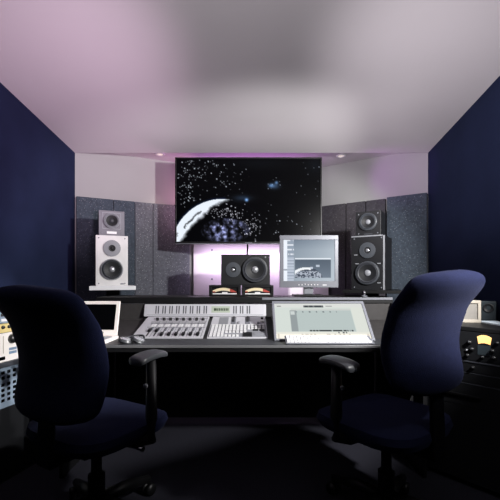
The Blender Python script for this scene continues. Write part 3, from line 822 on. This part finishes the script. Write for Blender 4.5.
def fz(py): return Z(py, 1.83)
t, w, h = unit('valve_compressor', 'black rack unit with glowing amber meter, topmost in the corner cabinet', fz(362), CZ - .024)
xm = (at_line(484.5, RP0, ru) - (RP0 + RP1) / 2).dot(ru)
bm = B()
N = 10; lo = []; hi = []
mz0, mz1 = fz(344) - fz(362), fz(337) - fz(362)
for k in range(N + 1):
    a = math.radians(140 - 100 * k / N); r0, r1 = .016, .05
    q = k / N * 2 - 1
    lo.append(bm.verts.new((xm + q * .026, -.004, mz0 + .006 * (1 - q * q)))); hi.append(bm.verts.new((xm + q * .032, -.004, mz1 + .011 * (1 - q * q))))
for k in range(N): bm.faces.new([lo[k], lo[k + 1], hi[k + 1], hi[k]])
ret = bmesh.ops.extrude_face_region(bm, geom=bm.faces[:])
for v in ret['geom']:
    if isinstance(v, bmesh.types.BMVert): v.co.y += .003
obj('amber_meter', bm, 'amber', t)
bm = B(); box(bm, xm - .03, xm + .03, -.004, -.0022, mz0 - .055, mz0 - .006); obj('meter_panel', bm, 'grille', t)
for px, py, r in ((470, 342, .012), (472.5, 349, .012), (468, 355, .010), (483, 357, .009), (493, 351, .012), (494.5, 358, .012), (498, 343, .010)):
    x = (at_line(px, RP0, ru) - (RP0 + RP1) / 2).dot(ru); D_ = at_line(px, RP0, ru).y
    if abs(x) < w - .012: knob_at(t, x, min(h - .02, max(.02, Z(py, D_) - fz(362))), r, 'knob')
bm = B(); cyl(bm, (0, 0, 0), .006, .006, Matrix.Translation(((at_line(467, RP0, ru) - (RP0 + RP1) / 2).dot(ru), -.002, .05)) @ AX_FRONT, 10); obj('indicator', bm, 'plate', t)
t, w, h = unit('rack_effects_unit', 'black rack unit with red lit digits, below the amber meter unit', fz(374), fz(362.5))
boxobj('upper_edge', (-w, w, -.006, -.0025, h - .007, h - .001), 'gear_edge', t)
bm = B()
for k in range(3): box(bm, -w * .42 + k * .013, -w * .42 + .010 + k * .013, -.0035, -.0021, h * .50, h * .68)
obj('digits', bm, 'ledred', t)
knob_at(t, -w * .45, h * .2, .007, 'plate', .008); knob_at(t, w * .3, h * .45, .010)
t, w, h = unit('rack_patch_unit', 'plain black rack unit with grey top line, third from the top', fz(385), fz(374.5))
boxobj('upper_edge', (-w * .3, w, -.004, -.0025, h - .004, h - .001), 'gear_edge', t)
knob_at(t, -w * .3, h * .6, .006, 'plate', .006)
t, w, h = unit('rack_drawer_unit', 'plain black rack unit lowest in sight, near the right edge', fz(410), fz(385.5))
boxobj('upper_edge', (-w * .2, w, -.004, -.0025, h - .005, h - .001), 'gear_edge', t)
boxobj('handle', (-w * .5, w * .5, -.014, -.0025, h * .4, h * .5), 'black_metal', t, .002)
t, w, h = unit('rack_blank_panel', 'blank black rack panel at the foot of the corner cabinet', .03, fz(410.5))

# things on the cabinet
bD = 2.03
t = thing('framed_grey_box', 'small warm grey box with pale frame on the corner cabinet, half behind the right chair', 'desktop box', (X(472.5, bD), bD + .03, CZ + .0005), math.radians(-8))
bw = .062; bh = Z(300.8, bD) - CZ
boxobj('case', (-bw, bw, .004, .06, 0, bh), 'boxgrey', t, .004)
bm = B()
for a in ((-bw, bw, bh - .016, bh), (-bw, bw, 0, .018), (bw - .017, bw, .018, bh - .016), (-bw, -bw + .01, .018, bh - .016)): box(bm, a[0], a[1], -.004, .0035, a[2], a[3])
obj('frame', bm, 'boxrim', t, .002)
t = thing('desk_loudspeaker', 'small dark loudspeaker on the corner cabinet against the right wall', 'loudspeaker', (1.425, 2.15, CZ + .0005), math.radians(-35))
boxobj('cabinet', (-.038, .038, -.03, .03, 0, .118), 'grille', t, .006)
bm = B(); lathe(bm, [(0, -.004), (.014, .0), (.024, .006), (.028, .004), (.028, 0)], Matrix.Translation((0, -.0305, .078)) @ AX_FRONT, 20); obj('driver', bm, 'cone', t, smooth=True)
t = thing('paper_pad', 'pale blue pad of paper lying on the corner cabinet at the right edge', 'paper', (1.375, 1.985, CZ + .0005), math.radians(4))
boxobj('sheets', (-.05, .05, -.1, .1, 0, .008), 'paper', t)

# ---------------------------------------------------------------- left equipment rack
LQ0, LQ1 = Vector((-1.40, 1.57)), Vector((-1.262, 2.13))
lu = (LQ1 - LQ0).normalized(); ln = Vector((lu.y, -lu.x))
llen = (LQ1 - LQ0).length
la = math.atan2(lu.y, lu.x)
lmid = (LQ0 + LQ1) / 2
rk = thing('equipment_rack', 'black equipment rack against the left navy wall beside the left chair', 'rack', (lmid.x, lmid.y, 0), la)
hl = llen / 2
boxobj('back_panel', (-hl, hl, .085, .095, 0, .97), 'gear', rk)
boxobj('side_panel', (-hl - .012, -hl, -.0, .095, 0, .97), 'gear', rk, .002)
boxobj('side_panel', (hl, hl + .012, -.0, .095, 0, .97), 'gear', rk, .002)
boxobj('top_panel', (-hl, hl, 0, .085, .955, .97), 'gear', rk)
def lzz(py, px=6):
    q = at_line(px, LQ0, lu); return Z(py, q.y)
def lxx(px): return (at_line(px, LQ0, lu) - lmid).dot(lu)
boxobj('shelf', (-hl, hl, -.02, .085, lzz(366), lzz(361.5)), 'gear_edge', rk)
boxobj('bottom_panel', (-hl, hl, 0, .085, 0, .05), 'gear', rk)
def lunit(name, lab, py0, py1, m, z=None):
    z0, z1 = z if z else (lzz(py1), lzz(py0))
    t = thing(name, lab, 'rack unit', (lmid.x, lmid.y, z0), la, 'units in the left rack')
    boxobj('faceplate', (-hl + .001, hl - .001, -.006, .004, .0006, z1 - z0 - .0006), m, t, .001)
    boxobj('chassis', (-hl + .006, hl - .006, .0045, .084, .001, z1 - z0 - .001), 'gear', t)
    return t, z1 - z0
t, h = lunit('button_unit', 'blue grey unit with rows of pale buttons, topmost in the left rack', 306, 323, 'bluegrey')
for r_ in range(3):
    for k in range(6):
        x = lxx(-8) + k * .045
        bm = B(); box(bm, x, x + .032, -.010, -.0062, h * (.12 + .3 * r_), h * (.27 + .3 * r_)); obj('button', bm, 'ivory' if (k + r_) % 2 else 'gear', t)
t, h = lunit('cream_unit', 'cream yellow unit with small black knobs in the left rack', 323.3, 332.3, 'beige')
for px in (1.8, 8, -6): knob_at(t, lxx(px), h * .62, .010, 'knob', .012)
t, h = lunit('synth_module', 'off white module with big black knob and blue grey buttons in left rack', 332.6, 361.3, 'offwhite')
q = lzz(361.3)
bm = B(); cyl(bm, (0, 0, 0), .026, .02, Matrix.Translation((lxx(11.2), -.006, lzz(338.5, 11) - q)) @ AX_FRONT, 20, r2=.022); obj('big_knob', bm, 'knob', t)
for a in range(2):
    for b_ in range(2):
        x = lxx(8.0 + 3.2 * a); z = lzz(351.2 - 3.6 * b_, 9) - q
        bm = B(); box(bm, x, x + .026, -.009, -.0062, z - .014, z); obj('button', bm, 'bluedisp', t)
bm = B(); box(bm, lxx(-3), lxx(4), -.008, -.0062, .012, .03); obj('display', bm, 'glass_black', t)
for k in range(3):
    bm = B(); box(bm, lxx(-6 + 4 * k), lxx(-6 + 4 * k) + .004, -.0068, -.0061, h * .3, h * .9); obj('panel_line', bm, 'boxrim', t)
t, h = lunit('patch_bay', 'blue grey patch bay with rows of square black sockets in the left rack', 366.5, 407, 'bluegrey')
q = lzz(407)
for r_ in range(6):
    for k in range(11):
        x = lxx(-12) + k * .0345; z = h - .020 - r_ * .0275 - (.010 if r_ > 1 else 0)
        if x > hl - .03: continue
        bm = B(); box(bm, x, x + .019, -.0072, -.0062, z - .016, z); s_ = obj('socket', bm, 'glass_black', t)
t, h = lunit('vent_panel', 'dark grey blank panel at the bottom of the left rack', 0, 0, 'gear', (.052, lzz(407.3)))

# ---------------------------------------------------------------- lights
def lamp(name, kind, loc, energy, col=(1, 1, 1), target=None, **kw):
    d = bpy.data.lights.new(name, kind); d.energy = energy; d.color = col
    for k, v in kw.items(): setattr(d, k, v)
    o = bpy.data.objects.new(name, d); C.objects.link(o); o.location = loc
    if target is not None:
        o.rotation_euler = (Vector(target) - Vector(loc)).to_track_quat('-Z', 'Y').to_euler()
    return o
lamp('key_lamp', 'SPOT', (1.34, .8, 1.72), 300, (1, .985, .97), (-.20, 3.26, .84), spot_size=math.radians(74), spot_blend=.35, shadow_soft_size=.05)
lamp('chair_fill', 'SPOT', (1.3, .66, 1.72), 12, (1, .985, .97), (.85, 1.5, .85), spot_size=math.radians(58), spot_blend=.6, shadow_soft_size=.05)  # unseen fill added to brighten the right chair back
lamp('rack_fill', 'SPOT', (1.36, 1.2, 1.74), 260, (1, .985, .97), (-1.34, 1.8, .72), spot_size=math.radians(25), spot_blend=.5, shadow_soft_size=.05)  # narrow unseen spot added to brighten the left rack
for x, e, c in ((-.33, 1.8, (1, .74, .93)), (.33, 1.6, (1, .93, .98))):
    lamp('rear_ceiling_fill', 'AREA', (x, 2.96, .93), e, c, (x * 1.5, 1.9, 2.15), shape='RECTANGLE', size=.62, size_y=.06, spread=math.radians(115))  # hidden strips added behind the desk to brighten the ceiling evenly
for s_, c in ((-1, (1, .70, .92)), (1, (1, .93, .98))):
    lamp('corner_fill', 'SPOT', (-.3 * s_, .1, 1.15), 290, c, (1.45 * s_, 2.55, 2.22), spot_size=math.radians(42), spot_blend=1.0, shadow_soft_size=.1)  # unseen spots added to lift the dim ceiling corners
lamp('near_ceiling_fill', 'AREA', (0, -.1, 1.3), 17, (1, .95, .98), (0, .6, 2.5), shape='RECTANGLE', size=1.2, size_y=.3, spread=math.radians(130))  # unseen panel added to brighten the ceiling near the camera
lamp('purple_strip', 'AREA', (X(250, 3.3), 3.32, 1.93), 1.7, (.66, .25, .8), (X(250, 3.3), 3.25, 2.2), shape='RECTANGLE', size=1.1, size_y=.04)
lamp('pink_strip_left', 'AREA', (-.50, 3.30, 1.8), 1.2, (1, .5, .72), (-.80, 3.38, 1.85), shape='RECTANGLE', size=.05, size_y=.4)
lamp('purple_corner', 'SPOT', (.72, 2.93, 2.02), 7.0, (.62, .18, .8), (1.35, 3.16, 2.0), spot_size=math.radians(62), spot_blend=.8, shadow_soft_size=.05)
lamp('purple_glow', 'AREA', (X(255, 3.3), 3.32, 1.30), 3.2, (.92, .70, 1.0), (X(255, 3.3), 3.48, 1.2), shape='RECTANGLE', size=1.0, size_y=.08)
for px, D in ((160, 3.20), (341, 3.24)):
    lamp('downlight_lamp', 'SPOT', (X(px, D), D, RZ - .012), 9.0, (1, .86, .68), (X(px, D), D, 0), spot_size=math.radians(60), spot_blend=.7, shadow_soft_size=.02)

w = bpy.data.worlds.new('World'); bpy.context.scene.world = w; w.use_nodes = True
w.node_tree.nodes['Background'].inputs['Color'].default_value = (.02, .02, .03, 1)
w.node_tree.nodes['Background'].inputs['Strength'].default_value = .3

cam = bpy.data.cameras.new('Camera'); co_ = bpy.data.objects.new('Camera', cam); C.objects.link(co_)
co_.location = (0, 0, H); co_.rotation_euler = (PI / 2, 0, 0)
cam.sensor_width = 36; cam.sensor_fit = 'HORIZONTAL'; cam.lens = 36 * F / 500; cam.shift_y = (YH - 250) / 500.0; cam.clip_start = .02
sc = bpy.context.scene; sc.camera = co_
sc.view_settings.view_transform = 'Standard'; sc.view_settings.look = 'None'
sc.view_settings.exposure = 0; sc.view_settings.gamma = 1; sc.view_settings.use_curve_mapping = False
